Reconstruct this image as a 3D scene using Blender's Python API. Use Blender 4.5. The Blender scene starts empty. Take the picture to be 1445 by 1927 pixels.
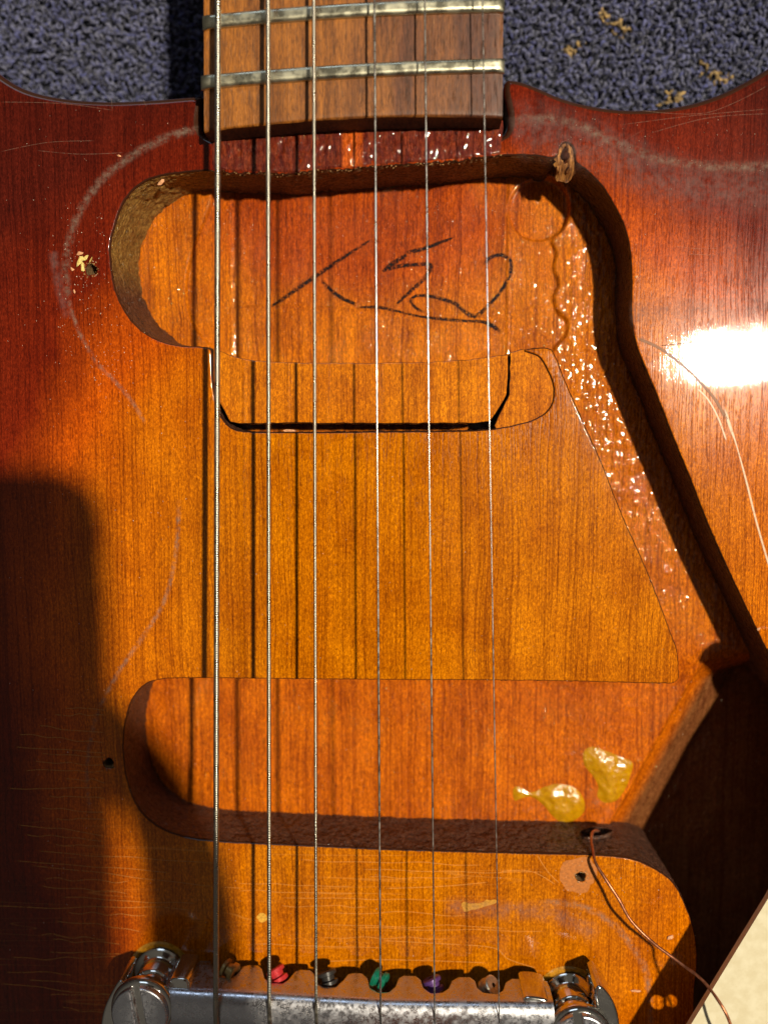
import bpy, bmesh, math, random
import numpy as np
from mathutils import Vector, Quaternion, Matrix
from mathutils.geometry import delaunay_2d_cdt

random.seed(7); rng = np.random.default_rng(7)
MM = 0.001
scene = bpy.context.scene
col = scene.collection

# ------------------------------------------------------------------ camera
# a phone lens 160 mm above the guitar top; NAD is the point of the photo straight below the lens
W, H, F, D = 1445.0, 1927.0, 1447.0, 160.0
NAD = (770.0, 830.0)
cd = bpy.data.cameras.new('camera'); cam = bpy.data.objects.new('camera', cd); col.objects.link(cam)
cd.sensor_fit = 'VERTICAL'; cd.sensor_height = 36.0; cd.lens = 36.0 * F / H
cd.clip_start = 0.0005; cd.clip_end = 50.0
def ray(px, py):
    return Vector(((px - W / 2) / F, -(py - H / 2) / F, -1.0))
ROT = ray(*NAD).rotation_difference(Vector((0, 0, -1)))
cam.rotation_mode = 'QUATERNION'; cam.rotation_quaternion = ROT
cam.location = (0, 0, D * MM)
cd.dof.use_dof = True; cd.dof.focus_distance = 0.158; cd.dof.aperture_fstop = 7.0
scene.camera = cam

# ------------------------------------------------------------------ light
LA, LB = 0.445, 0.115                       # tilt of the lamp to the right / away, per unit of height
lamp = bpy.data.lights.new('key_lamp', 'POINT')
lamp.energy = 157.0; lamp.color = (1.0, 0.89, 0.70); lamp.shadow_soft_size = 0.032
lo = bpy.data.objects.new('key_lamp', lamp); col.objects.link(lo)
lo.location = (LA * 1.5, LB * 1.5, 1.5)
world = bpy.data.worlds.new('World'); scene.world = world; world.use_nodes = True
wn = world.node_tree.nodes; wl = world.node_tree.links
bg = wn['Background']; bg.inputs['Strength'].default_value = 0.095
wtc = wn.new('ShaderNodeTexCoord'); wsep = wn.new('ShaderNodeSeparateXYZ'); wr = wn.new('ShaderNodeValToRGB')
wl.new(wtc.outputs['Generated'], wsep.inputs[0]); wl.new(wsep.outputs['Z'], wr.inputs[0])
wr.color_ramp.elements[0].position = 0.05; wr.color_ramp.elements[0].color = (0.30, 0.26, 0.22, 1)
wr.color_ramp.elements[1].position = 0.75; wr.color_ramp.elements[1].color = (1.15, 1.02, 0.85, 1)
wl.new(wr.outputs[0], bg.inputs['Color'])
win = bpy.data.lights.new('window', 'AREA'); win.shape = 'RECTANGLE'; win.size = 1.2; win.size_y = 0.9   # a cool window across the room
win.energy = 8.0; win.color = (0.62, 0.78, 1.0)
wo = bpy.data.objects.new('window', win); col.objects.link(wo); wo.location = (-0.5, 2.6, 1.7)
wo.rotation_euler = (Vector((0, 0, 0)) - wo.location).to_track_quat('-Z', 'Y').to_euler()
vs = scene.view_settings
vs.view_transform = 'Standard'; vs.look = 'None'; vs.exposure = 0.0; vs.gamma = 1.0; vs.use_curve_mapping = False
scene.cycles.max_bounces = 8; scene.cycles.sample_clamp_indirect = 4.0
scene.cycles.caustics_reflective = False; scene.cycles.caustics_refractive = False
scene.cycles.use_denoising = True

# ------------------------------------------------------------------ geometry helpers (all in mm)
def P(px, py, z=0.0):
    """point of height z (mm above the guitar top) seen at a spot of the photograph"""
    v = ROT @ ray(px, py)
    t = (z - D) / v.z
    return np.array((v.x * t, v.y * t, z))
LAMP = np.array((LA, LB, 1.0)) * 1500.0
def caster(S, z):
    """where the light that would fall on S passes the height z"""
    return S + (LAMP - S) * (z - S[2]) / (LAMP[2] - S[2])
def PP(pts, z=0.0):
    return np.array([P(p[0], p[1], z) for p in pts])
def catmull(pts, closed=True, n=12):
    pts = np.asarray(pts, float); N = len(pts); out = []
    for i in range(N if closed else N - 1):
        if closed: p0, p1, p2, p3 = pts[i - 1], pts[i], pts[(i + 1) % N], pts[(i + 2) % N]
        else: p0, p1, p2, p3 = pts[max(i - 1, 0)], pts[i], pts[i + 1], pts[min(i + 2, N - 1)]
        t01 = np.linalg.norm(p1 - p0) ** .5 + 1e-6; t12 = np.linalg.norm(p2 - p1) ** .5 + 1e-6; t23 = np.linalg.norm(p3 - p2) ** .5 + 1e-6
        m1 = (p2 - p1) + t12 * ((p1 - p0) / t01 - (p2 - p0) / (t01 + t12))
        m2 = (p2 - p1) + t12 * ((p3 - p2) / t23 - (p3 - p1) / (t12 + t23))
        for k in range(n):
            t = k / n
            out.append((2 * t**3 - 3 * t**2 + 1) * p1 + (t**3 - 2 * t**2 + t) * m1 + (-2 * t**3 + 3 * t**2) * p2 + (t**3 - t**2) * m2)
    if not closed: out.append(pts[-1])
    return np.array(out)
def resample(poly, step, closed=True):
    poly = np.asarray(poly, float)
    q = np.vstack([poly, poly[:1]]) if closed else poly
    s = np.concatenate([[0], np.cumsum(np.linalg.norm(np.diff(q, axis=0), axis=1))])
    n = max(3, int(round(s[-1] / step)))
    t = np.linspace(0, s[-1], n, endpoint=False) if closed else np.linspace(0, s[-1], n + 1)
    return np.stack([np.interp(t, s, q[:, k]) for k in range(q.shape[1])], 1)
def area2(p): return float(np.sum(p[:, 0] * np.roll(p[:, 1], -1) - np.roll(p[:, 0], -1) * p[:, 1]))
def outward(p):
    """unit normals of a closed polyline that point away from its inside"""
    t = np.roll(p[:, :2], -1, 0) - np.roll(p[:, :2], 1, 0)
    t /= np.linalg.norm(t, axis=1)[:, None] + 1e-9
    n = np.stack([t[:, 1], -t[:, 0]], 1)
    return n if area2(p) > 0 else -n
def inside(poly, x, y):
    r = np.zeros(np.shape(x), bool); n = len(poly); j = n - 1
    for i in range(n):
        xi, yi, xj, yj = poly[i][0], poly[i][1], poly[j][0], poly[j][1]
        if yi != yj:
            r ^= ((yi > y) != (yj > y)) & (x < (xj - xi) * (y - yi) / (yj - yi) + xi)
        j = i
    return r
def pdist(poly, x, y, closed=True):
    d = np.full(np.shape(x), 1e9); n = len(poly)
    for i in range(n if closed else n - 1):
        a = poly[i][:2]; b = poly[(i + 1) % n][:2]; ab = b - a
        t = np.clip(((x - a[0]) * ab[0] + (y - a[1]) * ab[1]) / (ab @ ab + 1e-12), 0, 1)
        d = np.minimum(d, np.hypot(x - a[0] - t * ab[0], y - a[1] - t * ab[1]))
    return d
def sdf(poly, x, y):
    d = pdist(poly, x, y); return np.where(inside(poly, x, y), -d, d)
def sstep(a, b, x):
    t = np.clip((x - a) / (b - a), 0, 1); return t * t * (3 - 2 * t)
def vnoise(x, y, seed=0):
    """smooth value noise, -1..1"""
    g = np.random.default_rng(seed).uniform(-1, 1, (256, 256))
    xi = np.floor(x).astype(int); yi = np.floor(y).astype(int); fx = x - xi; fy = y - yi
    fx = fx * fx * (3 - 2 * fx); fy = fy * fy * (3 - 2 * fy)
    a = g[xi % 256, yi % 256]; b = g[(xi + 1) % 256, yi % 256]; c = g[xi % 256, (yi + 1) % 256]; d = g[(xi + 1) % 256, (yi + 1) % 256]
    return (a * (1 - fx) + b * fx) * (1 - fy) + (c * (1 - fx) + d * fx) * fy

def mesh_obj(name, verts, faces, mat, parent=None, smooth=True, sharp=None, uvs=None):
    me = bpy.data.meshes.new(name)
    me.from_pydata((np.asarray(verts, float) * MM).tolist(), [], [list(map(int, f)) for f in faces])
    if smooth:
        me.polygons.foreach_set('use_smooth', [True] * len(me.polygons))
        if sharp: me.set_sharp_from_angle(angle=math.radians(sharp))
    if uvs is not None:
        l = me.uv_layers.new(name='UVMap'); vi = np.zeros(len(me.loops), int); me.loops.foreach_get('vertex_index', vi)
        l.data.foreach_set('uv', np.asarray(uvs, float)[vi].ravel())
    me.materials.append(mat); me.update()
    o = bpy.data.objects.new(name, me); col.objects.link(o)
    if parent is not None: o.parent = parent
    return o
def fix_normals(o):
    bm = bmesh.new(); bm.from_mesh(o.data); bmesh.ops.recalc_face_normals(bm, faces=bm.faces[:]); bm.to_mesh(o.data); bm.free(); return o
def empty(name, loc=(0, 0, 0)):
    o = bpy.data.objects.new(name, None); o.empty_display_size = 0.02; col.objects.link(o); o.location = loc; return o
def tag(o, label, cat, group=None):
    o['label'] = label; o['category'] = cat
    if group: o['group'] = group
    return o
def triangulate(loops, keep, extra=None):
    vs_, es = [], []
    for lp in loops:
        b = len(vs_); n = len(lp)
        vs_ += [Vector((float(p[0]), float(p[1]))) for p in lp]; es += [(b + i, b + (i + 1) % n) for i in range(n)]
    if extra is not None: vs_ += [Vector((float(p[0]), float(p[1]))) for p in extra]
    v, e, f, *_ = delaunay_2d_cdt(vs_, es, [], 0, 1e-6)
    v = np.array([(p.x, p.y) for p in v]); f = np.array([t for t in f if len(t) == 3])
    c = v[f].mean(1); f = f[keep(c[:, 0], c[:, 1])]
    s = (v[f[:, 1], 0] - v[f[:, 0], 0]) * (v[f[:, 2], 1] - v[f[:, 0], 1]) - (v[f[:, 1], 1] - v[f[:, 0], 1]) * (v[f[:, 2], 0] - v[f[:, 0], 0])
    f[s < 0] = f[s < 0][:, ::-1]
    return v, f
def rings_faces(nr, n, closed=True, flip=False):
    fs = []
    for r in range(nr - 1):
        for i in range(n if closed else n - 1):
            a, b = r * n + i, r * n + (i + 1) % n
            q = (a, b, b + n, a + n); fs.append(q[::-1] if flip else q)
    return fs
def tube(path, rad, sides=8, cap=True):
    path = np.asarray(path, float); n = len(path); rad = np.broadcast_to(rad, (n,))
    T = np.gradient(path, axis=0); T /= np.linalg.norm(T, axis=1)[:, None]
    up = np.array((0, 0, 1.0)) if abs(T[0][2]) < .9 else np.array((1.0, 0, 0)); vs_ = []
    for i in range(n):
        s = np.cross(T[i], up); s /= np.linalg.norm(s); u = np.cross(s, T[i])
        for k in range(sides):
            a = 2 * math.pi * k / sides; vs_.append(path[i] + rad[i] * (math.cos(a) * s + math.sin(a) * u))
    fs = rings_faces(n, sides)
    if cap: fs += [list(range(sides))[::-1], list(range((n - 1) * sides, n * sides))]
    return np.array(vs_), fs
def extrude_poly(poly, z0, z1, bev=0.0, nb=3):
    """closed 2-D outline -> prism with rounded top edge"""
    poly = np.asarray(poly)[:, :2]; n = len(poly)
    if area2(poly) < 0: poly = poly[::-1]
    no = outward(poly); R = [(0, z0)]
    if bev:
        for k in range(nb + 1):
            a = math.pi / 2 * k / nb; R.append((bev * (1 - math.cos(a)), z1 - bev + bev * math.sin(a)))
    else: R.append((0, z1))
    vs_ = np.vstack([np.column_stack([poly - no * d, np.full(n, z)]) for d, z in R])
    fs = rings_faces(len(R), n); b = (len(R) - 1) * n
    v2, f2 = triangulate([vs_[b:, :2]], lambda x, y: inside(vs_[b:, :2], x, y))
    k = len(vs_); vs_ = np.vstack([vs_, np.column_stack([v2, np.full(len(v2), z1)])]); fs += [tuple(t + k) for t in f2]
    fs.append(tuple(range(n))[::-1])
    return vs_, fs
def lathe(prof, seg=48):
    vs_ = []
    for r, z in prof:
        for k in range(seg):
            a = 2 * math.pi * k / seg; vs_.append((r * math.cos(a), r * math.sin(a), z))
    return np.array(vs_), rings_faces(len(prof), seg)

# ------------------------------------------------------------------ material helpers
class NT:
    def __init__(s, name):
        s.m = bpy.data.materials.new(name); s.m.use_nodes = True
        s.n = s.m.node_tree.nodes; s.l = s.m.node_tree.links
        s.b = s.n['Principled BSDF']; s.out = s.n['Material Output']
    def node(s, t, **kw):
        x = s.n.new(t)
        for k, v in kw.items(): setattr(x, k, v)
        return x
    def put(s, sock, v):
        if hasattr(v, 'is_linked') or isinstance(v, bpy.types.NodeSocket): s.l.new(v, sock)
        elif isinstance(v, (tuple, list)) and len(v) == 3 and len(sock.default_value) == 4: sock.default_value = (*v, 1)
        else: sock.default_value = v
    def math(s, op, a, b=0.0, c=0.0):
        x = s.node('ShaderNodeMath', operation=op)
        for i, v in enumerate((a, b, c)): s.put(x.inputs[i], v)
        return x.outputs[0]
    def mix(s, f, a, b, mode='MIX'):
        x = s.node('ShaderNodeMix', data_type='RGBA', blend_type=mode)
        s.put(x.inputs[0], f); s.put(x.inputs[6], a); s.put(x.inputs[7], b); return x.outputs[2]
    def coord(s):
        if not hasattr(s, '_c'):
            t = s.node('ShaderNodeTexCoord'); v = s.node('ShaderNodeVectorMath', operation='SCALE')
            s.l.new(t.outputs['Object'], v.inputs[0]); v.inputs['Scale'].default_value = 1000.0; s._c = v.outputs[0]
            s.uv = t.outputs['UV']
        return s._c
    def xyz(s):
        x = s.node('ShaderNodeSeparateXYZ'); s.l.new(s.coord(), x.inputs[0]); return x.outputs
    def noise(s, sc=(1, 1, 1), detail=3.0, rough=0.55, dist=0.0, off=(0, 0, 0), vec=None):
        mp = s.node('ShaderNodeMapping'); s.l.new(vec if vec is not None else s.coord(), mp.inputs[0])
        mp.inputs['Scale'].default_value = sc; mp.inputs['Location'].default_value = off
        x = s.node('ShaderNodeTexNoise'); s.l.new(mp.outputs[0], x.inputs['Vector'])
        x.inputs['Scale'].default_value = 1.0; x.inputs['Detail'].default_value = detail
        x.inputs['Roughness'].default_value = rough; x.inputs['Distortion'].default_value = dist
        return x.outputs['Fac']
    def map(s, v, a, b, c=0.0, d=1.0, smooth=True):
        x = s.node('ShaderNodeMapRange', interpolation_type='SMOOTHSTEP' if smooth else 'LINEAR')
        s.put(x.inputs['Value'], v); x.inputs['From Min'].default_value = a; x.inputs['From Max'].default_value = b
        x.inputs['To Min'].default_value = c; x.inputs['To Max'].default_value = d; return x.outputs['Result']
    def ramp(s, v, stops):
        x = s.node('ShaderNodeValToRGB'); s.put(x.inputs[0], v); e = x.color_ramp.elements
        while len(e) < len(stops): e.new(0.5)
        for i, (p, c) in enumerate(stops): e[i].position = p; e[i].color = (*c, 1)
        return x.outputs[0]
    def bump(s, h, strength=0.5, dist=0.1, normal=None):
        x = s.node('ShaderNodeBump'); x.inputs['Strength'].default_value = strength; x.inputs['Distance'].default_value = dist * MM
        s.put(x.inputs['Height'], h)
        if normal is not None: s.l.new(normal, x.inputs['Normal'])
        return x.outputs[0]
    def set(s, **kw):
        for k, v in kw.items(): s.put(s.b.inputs[k.replace('_', ' ')], v)
        return s.m

BC = P(830, 1080)                            # middle of the sunburst
def burst(t, cx=BC[0], cy=BC[1], rx=92.0, ry=84.0):
    o = t.xyz(); n = t.noise((.03, .03, .03), 3, .6)
    dx = t.math('DIVIDE', t.math('SUBTRACT', o[0], cx), rx); dy = t.math('DIVIDE', t.math('SUBTRACT', o[1], cy), ry); dy = t.math('MAXIMUM', dy, t.math('MULTIPLY', dy, .45))
    d = t.math('SQRT', t.math('ADD', t.math('MULTIPLY', dx, dx), t.math('MULTIPLY', dy, dy)))
    return t.math('ADD', d, t.math('MULTIPLY', t.math('SUBTRACT', n, .5), .22))
def grain(t, colr, lines=1.0, k=1.0):
    """long dark growth lines, short pores and shimmer that run along the strings"""
    wp = t.node('ShaderNodeCombineXYZ'); t.put(wp.inputs[0], t.math('MULTIPLY', t.math('SUBTRACT', t.noise((.035, .016, 1), 3, .55, 0, (2, 7, 0)), .5), 4.5))
    wv = t.node('ShaderNodeVectorMath', operation='ADD'); t.l.new(t.coord(), wv.inputs[0]); t.l.new(wp.outputs[0], wv.inputs[1]); wv = wv.outputs[0]
    broad = t.noise((.20 * k, .009, 1), 3, .6, .2, (3, 1, 0), wv)
    g1 = t.noise((.55 * k, .005, 1), 3, .55, .30, (7, 2, 0), wv)
    ln = t.map(t.math('ABSOLUTE', t.math('SUBTRACT', g1, .5)), 0.0, .024, 1, 0)
    g2 = t.noise((1.9 * k, .010, 1), 2, .6, .25, (1, 9, 0), wv)
    ln2 = t.map(g2, .50, .66)
    por = t.map(t.noise((3.1 * k, .20, 1), 2, .6, .25, (4, 4, 0), wv), .54, .70)
    spk = t.noise((3.0, 1.3, 1), 3, .8, .6); mot = t.noise((.10, .07, 1), 3, .6, .4, (6, 6, 0))
    c = t.mix(t.map(broad, .38, .68, 0, .26 * lines), colr, t.mix(1.0, colr, (.55, .40, .30), 'MULTIPLY'))
    c = t.mix(t.math('MULTIPLY', ln, .40 * lines), c, t.mix(1.0, colr, (.32, .20, .12), 'MULTIPLY'))
    c = t.mix(t.math('MULTIPLY', ln2, .62 * lines), c, t.mix(1.0, colr, (.40, .28, .18), 'MULTIPLY'))
    c = t.mix(t.math('MULTIPLY', por, .62 * lines), c, t.mix(1.0, colr, (.28, .18, .12), 'MULTIPLY'))
    c = t.mix(1.0, c, t.ramp(spk, [(.28, (.46, .36, .25)), (.5, (1.0, 1.0, 1.0)), (.70, (1.75, 1.95, 2.2))]), 'MULTIPLY')
    c = t.mix(1.0, c, t.ramp(mot, [(.3, (.80, .70, .60)), (.7, (1.12, 1.18, 1.0))]), 'MULTIPLY')
    hgt = t.math('ADD', t.math('MULTIPLY', t.math('ADD', ln2, por), -1.0), t.math('MULTIPLY', spk, .5))
    return c, hgt
AMBER, ORANGE, RED, DEEP = (.52, .148, .001), (.50, .115, .001), (.175, .014, .002), (.078, .007, .003)

def mat_finish():
    t = NT('sunburst_lacquer'); d = burst(t)
    base = t.ramp(t.map(d, .5, 1.5, smooth=False), [(.0, AMBER), (.26, (.57, .140, .001)), (.40, (.50, .078, .001)), (.56, RED), (.82, DEEP)])
    c, h = grain(t, base)
    o = t.xyz()
    # lacquer checking: hairlines across the grain, strongest low on the left and round the tailpiece
    chk = t.noise((.006, .16, 1), 1, .5, .05, (2, 5, 0)); chk2 = t.noise((.010, .33, 1), 1, .5, .05, (8, 1, 0))
    l1 = t.map(t.math('ABSOLUTE', t.math('SUBTRACT', chk, .52)), 0, .0042, 1, 0); l2 = t.map(t.math('ABSOLUTE', t.math('SUBTRACT', chk2, .5)), 0, .0042, 1, 0)
    reg = t.math('MULTIPLY', t.map(o[1], -70, -90), t.map(t.noise((.05, .06, 1), 2), .40, .6))
    l = t.math('MULTIPLY', t.math('MAXIMUM', l1, t.math('MULTIPLY', l2, .8)), t.math('MULTIPLY', reg, .5))
    c = t.mix(t.math('MULTIPLY', l, .75), c, (.75, .30, .05))
    c = t.mix(t.math('MULTIPLY', t.map(o[2], -.03, -.11), t.map(o[2], -.9, -.6)), c, (.045, .016, .008))      # dark brown band on the rounded edge of the lacquer
    # worn amber dirt blotches
    bl = t.map(t.noise((.09, .12, 1), 4, .6, off=(11, 3, 0)), .60, .74, 0, .22)
    c = t.mix(bl, c, t.mix(1.0, c, (.7, .62, .5), 'MULTIPLY'))
    fine = t.noise((2.6, .05, 1), 3, .6, .2); wav = t.noise((.07, .07, 1), 2, .5); mic = t.noise((7, 7, 1), 2, .5)
    hh = t.math('ADD', t.math('MULTIPLY', fine, .010), t.math('MULTIPLY', wav, .035)); hh = t.math('ADD', hh, t.math('MULTIPLY', mic, .0016))
    hh = t.math('SUBTRACT', hh, t.math('MULTIPLY', l, .004))
    smr = t.map(t.noise((.11, .09, 1), 5, .65, off=(5, 5, 0)), .45, .75, .035, .075)
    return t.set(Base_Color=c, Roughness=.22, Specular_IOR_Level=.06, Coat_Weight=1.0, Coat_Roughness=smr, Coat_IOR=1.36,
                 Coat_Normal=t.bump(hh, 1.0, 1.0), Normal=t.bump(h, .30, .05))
def mat_floor():
    t = NT('routed_cavity_floor'); o = t.xyz(); pc = P(690, 405, -12.5); nz = t.noise((.06, .05, 1), 3, .6)
    ex = t.math('DIVIDE', t.math('SUBTRACT', o[0], float(pc[0])), 36.0); ey = t.math('DIVIDE', t.math('SUBTRACT', o[1], float(pc[1])), 21.0)
    d = t.math('ADD', t.math('SQRT', t.math('ADD', t.math('MULTIPLY', ex, ex), t.math('MULTIPLY', ey, ey))), t.math('MULTIPLY', t.math('SUBTRACT', nz, .5), .7))
    red = t.map(d, .55, 1.25, 1, 0); low = t.map(o[1], -40, -52)
    base = t.mix(low, (.56, .140, .001), (.56, .122, .001))
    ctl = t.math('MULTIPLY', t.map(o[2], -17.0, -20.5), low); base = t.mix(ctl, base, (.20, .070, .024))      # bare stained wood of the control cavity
    base = t.mix(red, base, (.40, .060, .001))
    c, h = grain(t, base, 1.1)
    rt = t.map(o[0], 28, 34)
    drip = t.noise((.75, .42, 1), 2, .5, .3); peb = t.noise((1.15, .8, 1), 2, .5)
    lump = t.map(peb, .55, .75)
    hh = t.math('ADD', t.math('MULTIPLY', drip, t.math('ADD', .06, t.math('MULTIPLY', rt, .05))), t.math('MULTIPLY', lump, t.math('ADD', .10, t.math('MULTIPLY', rt, .02))))
    return t.set(Base_Color=c, Roughness=.6, Specular_IOR_Level=.08, Coat_Weight=1.0, Coat_Roughness=.035, Coat_IOR=1.4,
                 Coat_Normal=t.bump(hh, 1.0, 1.0), Normal=t.bump(h, .4, .06))
def mat_filler():
    t = NT('filler_wood'); c, h = grain(t, (.58, .165, .001), .8)
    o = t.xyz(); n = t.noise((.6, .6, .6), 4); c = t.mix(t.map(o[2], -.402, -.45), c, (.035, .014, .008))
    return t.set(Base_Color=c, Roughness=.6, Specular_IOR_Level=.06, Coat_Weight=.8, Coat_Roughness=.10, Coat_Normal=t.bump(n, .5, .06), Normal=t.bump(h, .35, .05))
def mat_wall():
    t = NT('raw_routed_wall'); n = t.noise((.5, .5, .9), 5, .65); f = t.noise((1.0, 1.0, 2.0), 4, .7, .8)
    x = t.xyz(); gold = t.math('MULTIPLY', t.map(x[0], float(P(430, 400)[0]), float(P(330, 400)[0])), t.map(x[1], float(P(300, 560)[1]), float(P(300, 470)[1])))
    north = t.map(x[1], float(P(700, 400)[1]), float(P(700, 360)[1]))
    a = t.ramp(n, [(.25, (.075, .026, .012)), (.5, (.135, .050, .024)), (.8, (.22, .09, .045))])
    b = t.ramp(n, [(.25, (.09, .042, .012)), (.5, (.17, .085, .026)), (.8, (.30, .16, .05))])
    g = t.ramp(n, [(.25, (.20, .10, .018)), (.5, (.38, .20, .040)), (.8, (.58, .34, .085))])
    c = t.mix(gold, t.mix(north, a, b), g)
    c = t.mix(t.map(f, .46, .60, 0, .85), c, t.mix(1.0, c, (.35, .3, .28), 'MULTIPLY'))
    st = t.noise((.25, .25, 1.6), 2, .5, 1.2)
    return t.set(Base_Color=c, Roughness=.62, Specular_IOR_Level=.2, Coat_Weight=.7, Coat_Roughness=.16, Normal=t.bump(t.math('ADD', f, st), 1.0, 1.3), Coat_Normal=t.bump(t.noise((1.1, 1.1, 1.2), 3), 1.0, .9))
def mat_rawwood():
    t = NT('splintered_raw_wood'); n = t.noise((2.2, .5, .5), 5, .7)
    return t.set(Base_Color=t.ramp(n, [(.34, (.06, .020, .006)), (.5, (.26, .095, .018)), (.70, (.62, .28, .06))]), Roughness=.7, Normal=t.bump(n, .9, .2))
def mat_tenon():
    t = NT('pitted_red_lacquer'); x = t.xyz()
    n = t.noise((1.1, .35, 1), 4, .6)
    base = t.mix(t.map(n, .35, .7), (.10, .011, .007), (.20, .032, .010))
    pc = P(663, 285)
    pa = t.math('MULTIPLY', t.map(t.math('ABSOLUTE', t.math('SUBTRACT', x[0], float(pc[0]))), 1.6, 2.4, 1, 0), t.map(t.noise((1, .3, 1), 2), .2, .5, .6, 1))
    c, h = grain(t, t.mix(pa, base, (.55, .10, .010)), .7)
    e = t.map(t.noise((1.3, 1.0, 1), 3, .7), .60, .72)
    peb = t.noise((.95, .5, 1), 2, .5, .3)
    return t.set(Base_Color=t.mix(t.math('MULTIPLY', e, .25), c, (.35, .20, .10)), Roughness=.6, Specular_IOR_Level=.08, Coat_Weight=1.0, Coat_Roughness=.05,
                 Coat_Normal=t.bump(peb, 1.0, .25), Normal=t.bump(h, .4, .1))
def mat_rosewood():
    t = NT('rosewood'); a = t.noise((.8, .045, 1), 5, .65, .5); b = t.noise((.13, .03, 1), 3, .5, .4, (3, 3, 0)); p = t.map(t.noise((4.5, .22, 1), 3, .6), .56, .68)
    x = t.xyz()
    base = t.mix(t.math('ADD', t.map(x[0], -32, 16, 0, .75), t.map(b, .4, .65, -.1, .4)), (.42, .145, .018), (.125, .038, .014))
    c = t.mix(t.map(a, .38, .66, 0, .75), base, t.mix(1.0, base, (.40, .36, .34), 'MULTIPLY'))
    c = t.mix(t.math('MULTIPLY', p, .6), c, (.05, .025, .012))
    w = t.map(t.noise((1.2, .2, 1), 4, .7, .4, (9, 2, 0)), .60, .75, 0, .5)
    sp = t.noise((3.0, .7, 1), 4, .75, .5); c = t.mix(w, c, (.36, .16, .045)); c = t.mix(1.0, c, t.ramp(sp, [(.3, (.45, .42, .40)), (.55, (1, 1, 1)), (.75, (1.5, 1.5, 1.4))]), 'MULTIPLY')
    return t.set(Base_Color=c, Roughness=.48, Specular_IOR_Level=.45, Normal=t.bump(t.math('SUBTRACT', a, p), .5, .10))
def mat_endgrain():
    t = NT('fretboard_end'); n = t.noise((1.2, 1.2, .5), 4, .65)
    return t.set(Base_Color=t.ramp(n, [(.3, (.03, .016, .008)), (.7, (.13, .065, .025))]), Roughness=.75, Normal=t.bump(n, .8, .3))
def mat_metal(name, colr, rough=.25, nscale=1.5, nstr=.15, dirt=0.0, dirtcol=(.12, .08, .05)):
    t = NT(name); n = t.noise((nscale,) * 3, 4, .65); pit = t.noise((4.2, 4.2, 4.2), 3, .7)
    r = t.map(n, .35, .7, rough * .7, rough * 1.5)
    d = t.math('MULTIPLY', t.map(pit, .52, .66), t.math('MULTIPLY', t.map(t.noise((.18, .25, .3), 3), .35, .6), dirt))
    c = t.mix(d, colr, dirtcol)
    return t.set(Base_Color=c, Metallic=t.math('SUBTRACT', 1.0, t.math('MULTIPLY', d, .7)), Roughness=t.math('ADD', r, t.math('MULTIPLY', d, .4)), Normal=t.bump(pit, nstr, .06))
def mat_plain(name, c, rough=.5, metallic=0.0, nscale=2.0, nstr=.2, var=.25, **kw):
    t = NT(name); n = t.noise((nscale,) * 3, 4, .6)
    cc = t.mix(t.map(n, .3, .7, 0, 1), tuple(v * (1 - var) for v in c), tuple(min(1, v * (1 + var)) for v in c))
    return t.set(Base_Color=cc, Roughness=rough, Metallic=metallic, Normal=t.bump(n, nstr, .1), **kw)
def mat_ribbon(name, c, strength, nsc=(1.2, 1.2, 1), lo=.35, hi=.7, rough=.6, soft=1.0):
    """see-through film: grime, scuffs, painted sheen, pencil; UV.y runs across the stroke"""
    t = NT(name); t.coord(); s = t.node('ShaderNodeSeparateXYZ'); t.l.new(t.uv, s.inputs[0])
    e = t.math('SUBTRACT', 1.0, t.math('ABSOLUTE', t.math('SUBTRACT', t.math('MULTIPLY', s.outputs[1], 2.0), 1.0)))
    e = t.map(e, 0.0, soft); ends = t.math('MULTIPLY', t.map(s.outputs[0], 0, .06), t.map(s.outputs[0], .94, 1, 1, 0))
    a = t.math('MULTIPLY', t.math('MULTIPLY', e, ends), t.map(t.noise(nsc, 5, .7), lo, hi))
    return t.set(Base_Color=c, Roughness=rough, Specular_IOR_Level=.1, Alpha=t.math('MULTIPLY', a, strength))

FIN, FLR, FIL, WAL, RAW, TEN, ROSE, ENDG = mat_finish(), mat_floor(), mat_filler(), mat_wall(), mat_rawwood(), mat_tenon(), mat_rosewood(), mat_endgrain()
CHROME = mat_metal('worn_chrome', (.60, .61, .66), .30, .8, .20, .75, (.30, .26, .23))
CHROME2 = mat_metal('stud_chrome', (.68, .66, .61), .10, .8, .03, .2)
NICKEL = mat_metal('fret_nickel', (.60, .57, .42), .34, .3, .0, .0, (.16, .13, .08))
WOUND = mat_metal('wound_nickel', (.42, .39, .32), .36, .5, .0)
STEEL = mat_metal('plain_steel', (.46, .44, .41), .32, .5, .0)
COPPER = mat_plain('copper_wire', (.42, .16, .08), .38, .75, 1.0, .3, .35)

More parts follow.
